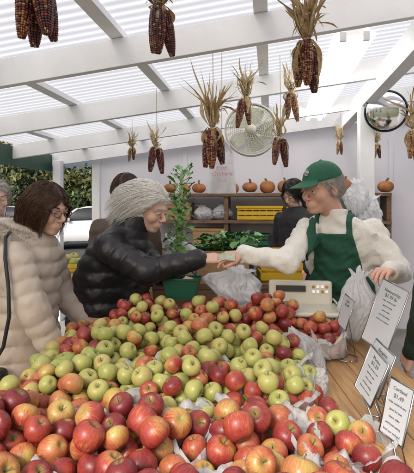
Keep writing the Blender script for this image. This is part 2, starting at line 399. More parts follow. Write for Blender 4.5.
def softbag(name,c,s,mat,seed,parent=None,tilt=(0,0),neck=.28):
    n=150;m=46; vs=[];fs=[]
    for i in range(m+1):
        t=i/m
        if t<.72: r=math.sin(math.pi*min(1,(t/.72))*.82+.02)**.55
        else: q=(t-.72)/.28; r0=math.sin(math.pi*.82+.02)**.55; r=r0+(neck-r0)*min(1,q*1.6)+(.3*max(0,q-.55)/.45)
        for k in range(n):
            a=2*math.pi*k/n; ca_,sa_=math.cos(a),math.sin(a)
            n1=noise.noise(Vector((ca_*1.9+seed*3,sa_*1.9,t*1.9+seed)))
            n2=1-abs(noise.noise(Vector((ca_*6+t*1.2,sa_*6+seed,t*2.2))))*2.4
            n3=1-abs(noise.noise(Vector((ca_*3+seed,sa_*3,t*7))))*2.4
            rr=r*(1+.45*n1+(.08+.22*t)*(n2-.5)+.10*(n3-.5))
            vs.append((s[0]*rr*ca_+s[0]*.5*noise.noise(Vector((seed*2,t*2.5,0))),s[1]*rr*sa_,s[2]*(2*t-1)*(1+.2*n1+.08*(n2-.5))))
    for i in range(m):
        for k in range(n): fs.append((i*n+k,i*n+(k+1)%n,(i+1)*n+(k+1)%n,(i+1)*n+k))
    fs.append(tuple(range(n))[::-1])
    mb=MB(); mb.add(vs,fs,mat,True); return mb.obj(name,parent,Matrix.Translation(c)@rot_axis('Y',tilt[0])@rot_axis('X',tilt[1]))
for i,(u,z) in enumerate(((-.55,1.47),(-.78,1.46))): softbag('plastic_bag',bworld(u,5.22,z),(.1,.1,.09),m_plastic,i+40)

# fluorescent fixture
g=grp('fluorescent_light')
mb=MB(); T=B@Matrix.Translation((.46,3.75,2.48))
mb.box((0,0,.035),(.09,2.4,.06),m_refl,T=T)
for s in (-1,1):
    mb.add([(s*.045,-1.2,.055),(s*.045,1.2,.055),(s*.115,1.2,.005),(s*.115,-1.2,.005)],[(0,1,2,3)],m_refl,T=T)
mb.obj('reflector',g)
mb=MB()
for s in (-1,1): mb.tube([T@Vector((s*.062,-1.17,-.01)),T@Vector((s*.062,1.17,-.01))],.019,m_tube,12)
mb.obj('tubes',g)
mb=MB()
for v in (-1.185,1.185):
    for s in (-1,1): mb.box((s*.062,v,-.002),(.035,.02,.05),m_white,T=T)
for v in (-.9,.9): mb.tube([T@Vector((0,v,.06)),T@Vector((0,v,.16))],.006,m_white,6)
mb.obj('end_sockets',g)

# fan
g=grp('hanging_fan')
T=Matrix.Translation((.325,3.3,2.10))@rot_axis('Z',R(-4))@rot_axis('X',R(90))
mb=MB()
for zz in (-.045,.045):
    for i in range(1,12):
        r=.016+.0155*i
        mb.tube([(r*math.cos(a),r*math.sin(a),zz*(1-.5*(r/.19)**4)) for a in np.linspace(0,2*math.pi,49)],.0018 if i<11 else .005,m_fanw,5,False,T)
    for k in range(24):
        a=2*math.pi*k/24
        mb.tube([(q*math.cos(a+.5*q/.19),q*math.sin(a+.5*q/.19),zz*(1-.5*(q/.19)**4)) for q in np.linspace(.02,.188,8)],.0018,m_fanw,5,False,T)
mb.rev([(.19,-.03),(.196,-.02),(.196,.02),(.19,.03)],m_fanw,48,T)
mb.obj('grille',g)
mb=MB(); mb.rev([(0,.062),(.03,.058),(.036,.045),(.036,-.05),(.045,-.06),(.045,-.12),(0,-.13)],m_fanw,24,T)
for k in range(5):
    a=2*math.pi*k/5; vs=[];n=6
    for i in range(n+1):
        q=.035+.13*i/n; w=.35+.25*math.sin(math.pi*i/n)
        for s in (-1,1): vs.append((q*math.cos(a+s*w*.8),q*math.sin(a+s*w*.8),s*.018))
    mb.add(vs,[(2*i,2*i+1,2*i+3,2*i+2) for i in range(n)],m_fanw,True,T)
mb.obj('motor_and_blades',g)
mb=MB(); mb.tube([(.325,3.38,2.1),(.325,3.4,2.22),(.325,3.4,2.45)],.01,m_fanw,8); mb.obj('bracket',g)
# convex mirror
g=grp('convex_mirror')
T=Matrix.Translation((1.43,3.6,2.30))@rot_axis('Z',R(-20))@rot_axis('X',R(98))
mb=MB(); mb.rev([(.0,.05)]+[(.155*math.sin(t),.05*math.cos(t)) for t in np.linspace(.15,math.pi/2,10)],m_mirror,40,T); mb.obj('mirror_face',g)
mb=MB(); mb.rev([(.155,.012),(.166,.008),(.166,-.02),(.14,-.03),(0,-.03)],m_black,40,T); mb.tube([T@Vector((0,0,-.03)),T@Vector((0,.05,-.12)),(1.40,3.75,2.62)],.01,m_black); mb.obj('rim_bracket',g)

# ------------------------------------------------------------------ corn
def cob_mesh(seed,pal,fat=1):
    r=random.Random(seed); mb=MB(); L=.19; rows=14; n=27
    for i in range(n):
        t=i/(n-1); z=-L*t; rad=.026*fat*(math.sin(math.pi*(.18+.75*t))**.55)*(1-.25*t)
        for k in range(rows):
            a=2*math.pi*(k+.12*math.sin(i*.5)+r.uniform(-.08,.08))/rows; c=r.choices(pal[0],pal[1])[0]; c=tuple(x*r.uniform(.7,1.25) for x in c)
            x,y=rad*math.cos(a),rad*math.sin(a); w=2*math.pi*rad/rows*.56
            T=Matrix.Translation((x,y,z+r.uniform(-.0006,.0006)))@rot_axis('Z',a)
            mb.sph((0,0,0),(.0040,w,.0042),m_corn,6,T,c)
    mb.tube([(0,0,.01),(0,0,-L)],[.016,.01],m_corn,8,True,None,(.3,.2,.08))
    return mb.mesh('corn_cob')
PM=((.11,.015,.018),(.04,.008,.015),(.26,.05,.03),(.38,.2,.07),(.5,.36,.18))
cobs=[cob_mesh(1,(PM,(5,4,1.2,.4,.2)),1.15),cob_mesh(2,(PM,(2,2,3,2,.6)),1.1),cob_mesh(3,(PM,(2,2,1,4,2))),cob_mesh(4,(PM,(.4,.3,2,6,3)))]
def corn(x,y,zb,ncob=2,types=(0,1),sc=1.0,husk=.18,nh=16,pale=True,seed=0):
    r=random.Random(seed+11); g=grp('hanging_corn_bundle'); zt=zb+.2*sc
    for i in range(ncob):
        a=2*math.pi*i/ncob+r.random(); off=.022*sc if ncob>1 else 0
        T=Matrix.Translation((x+off*math.cos(a),y+off*math.sin(a),zt-r.uniform(0,.03)))@rot_axis('Z',a)@rot_axis('Y',-R(r.uniform(3,14)))@rot_axis('Z',r.random()*6)@Matrix.Scale(sc*r.uniform(.88,1.05),4)
        mkobj('cob',cobs[types[i%len(types)]],g,None,T)
    for mm,cnt in ((m_husk2 if pale else m_husk,int(nh*1.5)),(m_husk if pale else m_husk2,nh//2)):
        mb=MB()
        for k in range(cnt):
            a=r.random()*2*math.pi; L=husk*sc*r.uniform(.5,1.2); w=r.uniform(.004,.013)*sc; spread=r.uniform(.05,.75); droop=r.uniform(0,.9)*(r.random()<.5)
            down=(k%5==0); n=8; vs=[]; tw=r.uniform(-4,4); kink=r.uniform(-.8,.8); wob=r.uniform(-.03,.03)
            for i in range(n+1):
                t=i/n; rr=.010*sc+L*(spread*t*t*.8+.05*t)+wob*math.sin(5*t); z=L*(t-droop*t**2.5)
                if down: z=-L*.55*t; rr=.026*sc+.03*sc*math.sin(2.6*t)
                aa=a+kink*t; c=Vector((x+rr*math.cos(aa),y+rr*math.sin(aa),zt+z)); ta=aa+math.pi/2+tw*t
                ww=w*(math.sin(math.pi*(.12+.85*t))**.7); d=Vector((math.cos(ta),math.sin(ta),.15))*ww
                crease=Vector((math.cos(aa),math.sin(aa),0))*ww*.5
                vs+=[c-d,c+crease,c+d]
            fs=[]
            for i in range(n):
                for q in (0,1): fs.append((3*i+q,3*i+q+1,3*i+q+4,3*i+q+3))
            mb.add(vs,fs,mm,True)
        mb.obj('husk',g)
    u,v=uv(x,y); mb=MB(); mb.tube([(x,y,zt),(x+.004,y,zt+.1),(x,y,zr(u)-.01)],.0018,m_string,5)
    mb.tube([(x+.016*sc*math.cos(a),y+.016*sc*math.sin(a),zt+.02) for a in np.linspace(0,6.283,13)],.005,m_string,5,False); mb.obj('string',g)
corn(-.497,1.3,2.02,4,(0,0,1,0),1.0,.15,14,False,1)
corn(-.17,1.6,2.08,3,(0,1,0),.88,.17,24,False,2)
corn(.03,2.4,1.765,3,(0,1,1),1.0,.26,32,False,3)
corn(.255,3.0,2.09,2,(2,1),.9,.22,24,True,4)
corn(-.378,3.35,1.78,2,(0,0),1.0,.16,14,True,5)
corn(.53,2.85,2.10,2,(3,2),.85,.18,16,True,6)
corn(.47,2.9,1.80,2,(0,1),.95,.2,14,True,7)
corn(.40,1.8,2.01,3,(0,2,1),.98,.27,38,False,8)
corn(1.33,4.5,2.06,2,(1,2),.7,.24,18,True,9)
corn(1.58,4.2,1.99,2,(0,3),.7,.24,18,True,10)
corn(-.70,4.2,1.96,2,(0,2),.65,.22,26,False,11)
corn(1.195,2.6,1.82,2,(2,3),.85,.25,20,False,12)

# ------------------------------------------------------------------ apple table
g=grp('apple_counter')
mb=MB()
for k in range(15):
    x=-.66+k*.1
    mb.box((x,1.42,.865),(.097,1.82,.03),m_counter,bev=.002)
mb.obj('top_planks',g)
mb=MB(); mb.box((.04,.53,.76),(1.46,.03,.17),m_counter); mb.box((.04,2.31,.76),(1.46,.03,.17),m_counter)
mb.box((-.7,1.42,.76),(.03,1.74,.17),m_counter); mb.box((.78,1.42,.76),(.03,1.74,.17),m_counter)
for x in (-.64,.72):
    for y in (.6,1.42,2.24): mb.box((x,y,.48),(.08,.08,.74),m_counter)
mb.obj('frame',g)

def apple_mesh(mat,name,seed):
    r=random.Random(seed); mb=MB(); n=30;h=22;RR=.5*.08; vs=[];fs=[]; ph=r.random()*6; lob=r.uniform(.012,.04); tall=r.uniform(.86,.98); tap=r.uniform(.07,.15)
    for i in range(h+1):
        t=math.pi*i/h; s=math.sin(t); c=math.cos(t)
        for k in range(n):
            a=2*math.pi*k/n
            rad=RR*(s**.86)*(1+tap*c)*(1+lob*math.cos(5*a+ph)*(.4-.6*c))*(1+.02*math.cos(a+ph))
            z=RR*tall*c*(1+.03*math.cos(a+1.3*ph))
            z-= (.017*math.exp(-(rad/.0105)**2) if c>0 else -.009*math.exp(-(rad/.011)**2))
            vs.append((rad*math.cos(a),rad*math.sin(a),z))
    for i in range(h):
        for k in range(n): fs.append((i*n+k,(i+1)*n+k,(i+1)*n+(k+1)%n,i*n+(k+1)%n))
    mb.add(vs,fs,mat,True)
    mb.tube([(0,0,.018),(.001,0,.03),(.004,.001,.041)],[.0016,.0013,.002],m_stem,6)
    return mb.mesh(name)
AM={'r':[apple_mesh(m_app_r,'apple_r',i) for i in range(5)],'m':[apple_mesh(m_app_m,'apple_m',i+5) for i in range(4)],'g':[apple_mesh(m_app_g,'apple_g',i+9) for i in range(5)]}
S1=(.0265,.0325);S0=(.0275,.0335);S2=(.031,.038)
piles=[(-.30,2.13,.21,1.11,(5,2,1.5),S1,0),(.02,2.12,.20,1.12,(5,2,1),S1,0),(.29,2.1,.17,1.13,(7,1,0),S1,1),(.5,2.02,.12,1.05,(6,1,0),S1,1),
 (-.38,1.78,.20,1.07,(1.2,1.5,5),S0,0),(-.06,1.78,.21,1.09,(1,1.2,5),S0,0),(.22,1.75,.17,1.07,(2,1.5,4),S0,1),
 (-.42,1.44,.20,1.05,(2,2,4),S0,0),(-.10,1.44,.21,1.07,(1.2,1.5,5),S0,1),(.17,1.43,.17,1.05,(2.5,1.5,4),S0,1),
 (-.50,1.12,.19,1.03,(7,2,.2),S2,0),(-.20,1.11,.20,1.05,(7,2,.2),S2,1),(.10,1.10,.17,1.03,(6,2.5,.2),S2,1),(.33,1.12,.12,1.0,(4,2,1),S2,1),
 (-.42,.80,.19,1.04,(6,3,0),S2,0),(-.12,.79,.19,1.04,(5,4,0),S2,1),(.16,.82,.17,1.05,(6,3,0),S2,1),(.42,.83,.14,1.02,(4,3,.8),S2,1)]
AP=np.zeros((0,4)); base=.885
def rest(cx,cy,rad):
    z=np.full(len(cx),base+rad*.93)
    if len(AP):
        dx=np.hypot(cx[:,None]-AP[None,:,0],cy[:,None]-AP[None,:,1]); D=(AP[None,:,3]+rad)*.96
        zz=np.where(dx<D,AP[None,:,2]+np.sqrt(np.maximum(D*D-dx*dx,0))*.97,0); z=np.maximum(z,zz.max(1))
    return z
def put(x,y,z,rad,wt,g):
    global AP
    AP=np.vstack([AP,[x,y,z,rad]])
    ty=random.choices('rmg',wt)[0]; me=random.choice(AM[ty]); s=rad/.04
    up=Vector((random.gauss(0,.65),random.gauss(0,.65)-.15,random.choice((1,1,1,-.5)))).normalized()
    T=Matrix.Translation((x,y,z))@up.to_track_quat('Z','Y').to_matrix().to_4x4()@rot_axis('Z',random.random()*6.28)@Matrix.Diagonal((s,s,s*random.uniform(.92,1.06),1))
    mkobj('apple',me,g,None,T)
gs=[]
for pi_,(px,py,pr,top,wt,rr_,lin) in enumerate(piles):
    g=grp('apple_pile'); gs.append(g); fails=0; cntA=0
    while fails<14 and cntA<150:
        rad=random.uniform(*rr_)
        n=60; aa=rng.uniform(0,6.283,n); q=np.sqrt(rng.uniform(0,1,n))*(pr-.02); cx=px+q*np.cos(aa); cy=py+q*np.sin(aa)
        z=rest(cx,cy,rad); lim=base+.07+(top-base-.07)*(1-(q/pr)**3)
        k=int(np.argmin(z-lim*.6))
        if z[k]>lim[k]: fails+=1; continue
        cntA+=1; put(cx[k],cy[k],z[k],rad,wt,g)
    if not lin: continue
    n=120; vs=[];fs=[]; prof=[(.78,.004),(.97,.01),(1.0,.05),(.98,.085),(1.03,.10),(1.08,.088)]
    for j,(rr,zz) in enumerate(prof):
        for k in range(n):
            a=2*math.pi*k/n; nn=noise.noise(Vector((math.cos(a)*2.4,math.sin(a)*2.4,pi_*3+j*.25))); n2=noise.noise(Vector((math.cos(a)*7,math.sin(a)*7,pi_*3+j*.5)))
            q=pr*(rr+(.12*nn+.05*n2)*(j>0)); z_=base+.0+zz*(1+.5*nn+.22*n2 if j>1 else 1)
            vs.append((px+q*math.cos(a),py+q*math.sin(a),max(z_,.8835)))
    for j in range(len(prof)-1):
        for k in range(n): fs.append((j*n+k,j*n+(k+1)%n,(j+1)*n+(k+1)%n,(j+1)*n+k))
    mb=MB(); mb.add(vs,fs,m_liner,True); mb.obj('plastic_liner',g)
fails=0
PX=np.array([[p[0],p[1],p[2]] for p in piles])
while fails<60 and len(AP)<1900:
    n=80; cx=rng.uniform(-.64,.5,n); cy=rng.uniform(.6,2.26,n); ok=(cx<.42-.09*(cy-1)*(cy<1.7))|(cy>1.8)
    cx=cx[ok];cy=cy[ok]; near=np.array([np.argmin(np.hypot(PX[:,0]-a,PX[:,1]-b)/PX[:,2]) for a,b in zip(cx,cy)])
    k0=random.randrange(len(cx)); rad=random.uniform(*piles[near[k0]][5]); z=rest(cx,cy,rad); lim=np.where((cx>.36)&(cy<1.9)&(cy>.98),.9,.98); k=int(np.argmin(z-lim))
    if z[k]>lim[k]: fails+=1; continue
    p=piles[near[k]]; put(cx[k],cy[k],z[k],rad,p[4],gs[near[k]])
print('apples',len(AP))

# bags
softbag('plastic_bag',(.15,2.42,1.11),(.145,.10,.105),m_plastic,3,None,(R(14),0))
softbag('plastic_bag',(.43,1.86,.93),(.11,.08,.05),m_liner,4,None,(R(60),0))
softbag('plastic_bag',(.36,1.55,.92),(.08,.07,.05),m_liner,5,None,(R(-50),0))
softbag('plastic_bag',(.70,2.12,1.08),(.08,.08,.16),m_plastic,16,None,(R(6),0))
softbag('plastic_bag',(1.0,3.0,1.60),(.075,.07,.12),m_plastic,9)
softbag('plastic_bag',(1.09,3.0,1.50),(.075,.07,.11),m_plastic,10)
softbag('plastic_bag',(-.2,3.02,1.2),(.11,.09,.14),m_plastic,12)
g=grp('hanging_shopping_bag')
vs=[];fs=[];n=14
for i in range(n+1):
    t=i/n
    for j in range(n+1):
        s=j/n-.5; w=.14+.03*t; x=.09+s*w; z=1.86-.24*t; y=2.72+.012*math.sin(s*14+t*4)+.015*math.sin(t*3+s*5)-.03*(t*(1-t))*4*(.25-s*s)*4
        vs.append((x,y,z))
for i in range(n):
    for j in range(n): fs.append((i*(n+1)+j,i*(n+1)+j+1,(i+1)*(n+1)+j+1,(i+1)*(n+1)+j))
mb=MB(); mb.add(vs,fs,m_plastic,True); mb.add([(x,y+.03,z) for x,y,z in vs],fs,m_plastic,True)
mb.tube([(.03,2.72,1.86),(.05,2.72,1.92),(.09,2.73,1.96),(.13,2.72,1.92),(.15,2.72,1.86)],.006,m_plastic,6)
mb.tube([(.09,2.73,1.96),(.09,2.73,2.5)],.002,m_string,5); mb.obj('bag',g)
for i,(tx,sz) in enumerate((('fresh',.032),('Orchard',.036),('fruit',.028))):
    cu=bpy.data.curves.new('print','FONT'); cu.body=tx; cu.size=sz; cu.align_x='CENTER'; cu.extrude=.0005; cu.materials.append(m_inkr)
    o=bpy.data.objects.new('print',cu); COL.objects.link(o); o.parent=g; o.matrix_world=Matrix.Translation((.09,2.672,1.76-.036*i))@rot_axis('X',R(90))

# scale
g=grp('counter_scale')
T=Matrix.Translation((.47,2.22,.885))@rot_axis('Z',R(-6))
mb=MB(); mb.box((0,0,.05),(.34,.24,.09),m_cream,T=T,bev=.02); mb.box((0,0,.115),(.08,.08,.05),m_cream,T=T); mb.obj('body',g)
mb=MB(); mb.box((0,0,.15),(.36,.24,.022),m_cream,T=T,bev=.01); mb.tube([T@Vector((-.17,-.11,.18)),T@Vector((-.17,.11,.18)),T@Vector((.17,.11,.18)),T@Vector((.17,-.11,.18))],.006,m_cream); mb.obj('weighing_tray',g)
mb=MB(); mb.box((.0,.09,.22),(.32,.06,.13),m_cream,T=T@rot_axis('X',R(-6)),bev=.015); mb.box((-.05,.056,.245),(.15,.016,.03),m_black,T=T@rot_axis('X',R(-6)))
for k in range(8): mb.box((.065+.022*(k%4),.058,.255-.024*(k//4)),(.013,.01,.012),m_refl if k%3 else m_card,T=T@rot_axis('X',R(-6)))
mb.obj('display_head',g)
g=grp('display_table')
mb=MB(); mb.box((.15,3.2,1.02),(1.0,.6,.03),m_shelf)
for x in (-.3,.6):
    for y in (2.96,3.44): mb.box((x,y,.56),(.05,.05,.88),m_shelf)
mb.box((.15,2.91,.94),(1.0,.02,.12),m_shelf); mb.obj('table',g)
crate('cardboard_box',(.10,2.98,1.037),(.34,.12,.2),m_card,R(4),False)
crate('green_crate',(.12,3.22,1.037),(.4,.28,.2),m_grnbox,0)
crate('yellow_crate',(.5,3.15,1.037),(.28,.3,.2),m_yel,0)
def leafblob(mb,c,dirv,L,w,col,curl=.5,seed=0):
    r=random.Random(seed); d=Vector(dirv).normalized(); s=d.cross(Vector((0,0,1)));
    if s.length<.1: s=Vector((1,0,0))
    s.normalize(); s=(s+Vector((r.uniform(-.5,.5),r.uniform(-.5,.5),r.uniform(-.3,.3)))).normalized(); n=6; m=5; vs=[];fs=[]
    for i in range(n+1):
        t=i/n; p=Vector(c)+d*L*t+Vector((0,0,-curl*L*t*t)); ww=w*math.sin(math.pi*(.08+.85*t))**.7
        for j in range(m):
            q=j/(m-1)*2-1; rf=.15*w*math.sin(t*17+q*5+r.random()*2)*abs(q)
            vs.append(p+s*ww*q+Vector((0,0,.3*ww*q*q+rf)))
    for i in range(n):
        for j in range(m-1): fs.append((i*m+j,i*m+j+1,(i+1)*m+j+1,(i+1)*m+j))
    mb.add(vs,fs,m_leaf,True,None,col)
mb=MB(); r=random.Random(3)
for k in range(190):
    x=r.uniform(-.06,.36); y=r.uniform(3.06,3.36); z=1.2+r.uniform(0,.13); a=r.uniform(0,6.28); gcol=r.choice(((.07,.2,.04),(.12,.3,.07),(.04,.13,.04),(.2,.38,.12)))
    leafblob(mb,(x,y,z),(math.cos(a),math.sin(a),r.uniform(.1,1.1)),r.uniform(.05,.12),r.uniform(.015,.035),gcol,.4,k)
mb.obj('leafy_greens')
g=grp('brussels_sprout_stalk'); mb=MB()
mb.tube([(-.19,2.9,1.04),(-.18,2.9,1.4),(-.16,2.9,1.76)],[.018,.016,.01],m_leaf,8,True,None,(.25,.38,.14))
for k in range(40):
    t=k/40; a=k*2.4; z=1.2+.4*t; x=-.19+.03*t; mb.sph((x+.024*math.cos(a),2.9+.024*math.sin(a),z),.013,m_leaf,8,None,(.2,.36,.12))
for k in range(64):
    t=k/64; a=k*2.4+.3; z=1.22+.56*t
    mb.tube([(-.185+.03*t,2.9,z),(-.185+.03*t+.05*math.cos(a),2.9+.05*math.sin(a),z+.03)],.003,m_leaf,5,True,None,(.3,.42,.18))
    leafblob(mb,(-.185+.03*t+.045*math.cos(a),2.9+.045*math.sin(a),z+.027),(math.cos(a)*(.9-.5*t),math.sin(a)*(.9-.5*t),.2+.8*r.random()),r.uniform(.04,.075),r.uniform(.015,.03),r.choice(((.08,.24,.05),(.14,.34,.08),(.05,.16,.04),(.22,.42,.14))),r.uniform(.1,.9),k)
mb.obj('stalk_and_leaves',g)
g=grp('fruit_stand'); mb=MB(); mb.box((-.98,3.35,.95),(.7,.45,.03),m_shelf)
for x in (-1.28,-.68):
    for y in (3.17,3.52): mb.box((x,y,.52),(.05,.05,.83),m_shelf)
mb.obj('stand',g)
crate('yellow_crate',(-1.0,3.3,.967),(.5,.34,.17),m_yel)
g=grp('fruit_in_crate')
for k in range(16):
    mkobj('fruit',AM['g'][k%3],g,None,Matrix.Translation((-1.2+.13*(k%4)+.02*(k//4),3.19+.075*(k//4),1.14+.01*math.sin(k*3)))@rot_axis('X',k))

# price signs
def price_sign(loc,yaw,lean,w,h,zc,lines):
    g=grp('price_sign'); T=Matrix.Translation(loc)@rot_axis('Z',yaw)
    C=T@Matrix.Translation((0,0,zc))@rot_axis('Y',lean)@rot_axis('X',R(-12))
    mb=MB(); mb.box((0,0,0),(w,.003,h),m_paper,T=C); mb.obj('card',g)
    mb=MB(); hw,hh=w/2+.003,h/2+.003
    mb.tube([C@Vector(p) for p in ((-hw,0,hh),(-hw,0,-hh),(hw,0,-hh),(hw,0,hh),(-hw,0,hh))],.0028,m_chrome,6)
    mb.tube([C@Vector((0,.004,-hh)),T@Vector((0,.01,.02)),T@Vector((0,0,.004))],.003,m_chrome,6)
    mb.tube([C@Vector((-hw,.004,hh)),C@Vector((-hw,.06,-hh)),T@Vector((-.03,.06,.004))],.002,m_chrome,6)
    mb.tube([T@Vector((.05*math.cos(a),.05*math.sin(a),.004)) for a in np.linspace(0,6.283,20)],.003,m_chrome,6)
    mb.obj('wire_stand',g)
    for i,(tx,sz) in enumerate(lines):
        cu=bpy.data.curves.new('lettering','FONT'); cu.body=tx; cu.size=sz; cu.align_x='CENTER'; cu.align_y='CENTER'; cu.extrude=.0003
        cu.materials.append(m_ink); o=bpy.data.objects.new('lettering',cu); COL.objects.link(o); o.parent=g
        o.matrix_world=C@Matrix.Translation((0,-.0025,h*.38-.017*i))@rot_axis('X',R(90))
nts=(('crisp, sweet & tart',.0075),('good for pies',.0075),('sauce, cider',.0075),('and fresh eating',.0075),('from our orchard',.0075))
price_sign((.60,1.52,.885),R(-66),R(14),.11,.22,.29,(('Honeycrisp',.015),('$1.99 lb',.016))+nts)
price_sign((.485,1.33,.885),R(-80),R(18),.09,.14,.16,(('Mutsu',.015),('$1.29',.016))+nts)
price_sign((.515,1.36,.885),R(-76),R(16),.09,.14,.17,(('Empire',.015),('$1.29',.016))+nts)
price_sign((.455,1.08,.885),R(-70),R(4),.07,.13,.17,(('Cortland',.012),('$1.49',.014))+nts)
price_sign((.60,1.95,.885),R(-82),R(10),.08,.13,.2,(('Gala',.015),('$1.49',.016)))

# ------------------------------------------------------------------ people
def headT(loc,yaw,pitch,roll=0,sc=1): return Matrix.Translation(loc)@rot_axis('Z',yaw)@rot_axis('Y',pitch)@rot_axis('X',roll)@Matrix.Scale(sc,4)
def f_head(P,old=0):
    Q=P.copy(); Q[:,1]=np.abs(Q[:,1])
    d=ell(Q,(-.012,0,.03),(.097,.076,.09))
    d=smin(d,ell(Q,(.022,0,-.035),(.066,.058,.078)),.03)
    d=smin(d,ell(Q,(.062,0,-.098),(.024,.026,.018)),.025)
    d=smin(d,cone(Q,(.078,.048,.018),(.088,0,.022),.010,.010),.02)
    d=smin(d,ell(Q,(.062,.042,-.03),(.026,.022,.024)),.02)
    d=smin(d,ell(Q,(.078,0,-.066),(.022,.03,.022)),.015)
    d=smax(d,-ell(Q,(.1,.033,-.0005),(.016,.018,.011)),.012)
    d=smin(d,cone(Q,(.088,0,.008),(.114,0,-.03),.0075,.0105),.01)
    d=smin(d,ell(Q,(.101,.011,-.037),(.011,.008,.007)),.007)
    d=smin(d,cone(Q,(.0985,0,-.060),(.090,.021,-.064),.0055,.003),.006)
    d=smin(d,cone(Q,(.0975,0,-.071),(.089,.019,-.067),.0062,.003),.006)
    d=smin(d,cone(Q,(.087,.046,.0),(.089,.02,.007),.0055,.0055),.006)
    if old: d=d+.0008*np.sin(Q[:,2]*330)*np.exp(-((Q[:,2]-.055)/.02)**2)
    e=ell(Q,(-.008,.077,-.008),(.02,.009,.033)); e=smax(e,-ell(Q,(-.004,.086,-.004),(.011,.007,.02)),.006)
    return smin(d,e,.008)
def make_head(g,loc,yaw,pitch,neckend,skin,roll=0,old=0,sc=1,brow=(.2,.13,.08),glasses=False,neckr=.052):
    T=headT(loc,yaw,pitch,roll,sc); ne=T.inverted()@Vector(neckend)
    def f(P):
        d=f_head(P,old); return smin(d,cone(P,(-.025,0,-.05),tuple(ne),neckr,neckr*1.12),.03)
    lo=(min(-.13,ne.x-.08),min(-.1,ne.y-.08),ne.z-.08); hi=(.14,max(.1,ne.y+.08),.14)
    sdf_mesh('head',f,lo,hi,.004,skin,g,T)
    mb=MB()
    for s in (-1,1):
        mb.sph((.0815,s*.033,.0),.0125,m_eyew,14,T); mb.sph((.0895,s*.033,-.0015),.0058,m_iris,10,T)
    mb.obj('eyes',g)
    bm_=M('eyebrow',brow,.8)
    pts=[]
    for s in (-1,1):
        for k in range(60):
            q=random.random(); y=s*(.016+.036*q); p0=np.array([.0985-.011*q*q*1.6,y,.021+.006*math.sin(q*2.6)+random.gauss(0,.0012)])
            pts.append(np.array([p0,p0+[.001,s*.004,.001],p0+[-.001,s*.009,0]]))
    strands('eyebrows',np.array(pts),.0009,bm_,g,T)
    def fl(P):
        Q=P.copy();Q[:,1]=np.abs(Q[:,1])
        return np.minimum(cone(Q,(.1003,0,-.0605),(.092,.019,-.0645),.005,.0022),cone(Q,(.0992,0,-.0705),(.091,.017,-.0675),.0056,.0022))
    sdf_mesh('lips',fl,(.08,-.03,-.085),(.115,.03,-.045),.0014,m_lip,g,T)
    if glasses:
        mb=MB()
        for s in (-1,1):
            mb.tube([(.106,s*.034+.024*math.cos(a),-.002+.016*math.sin(a)) for a in np.linspace(0,6.283,25)],.0016,m_black,6,False,T)
            mb.tube([(.106,s*.058,.003),(.09,s*.078,.004),(0,s*.084,.004),(-.02,s*.083,-.01)],.0016,m_black,6,True,T)
        mb.tube([(.106,-.01,.002),(.109,0,.005),(.106,.01,.002)],.0016,m_black,6,True,T); mb.obj('eyeglasses',g)
    return T
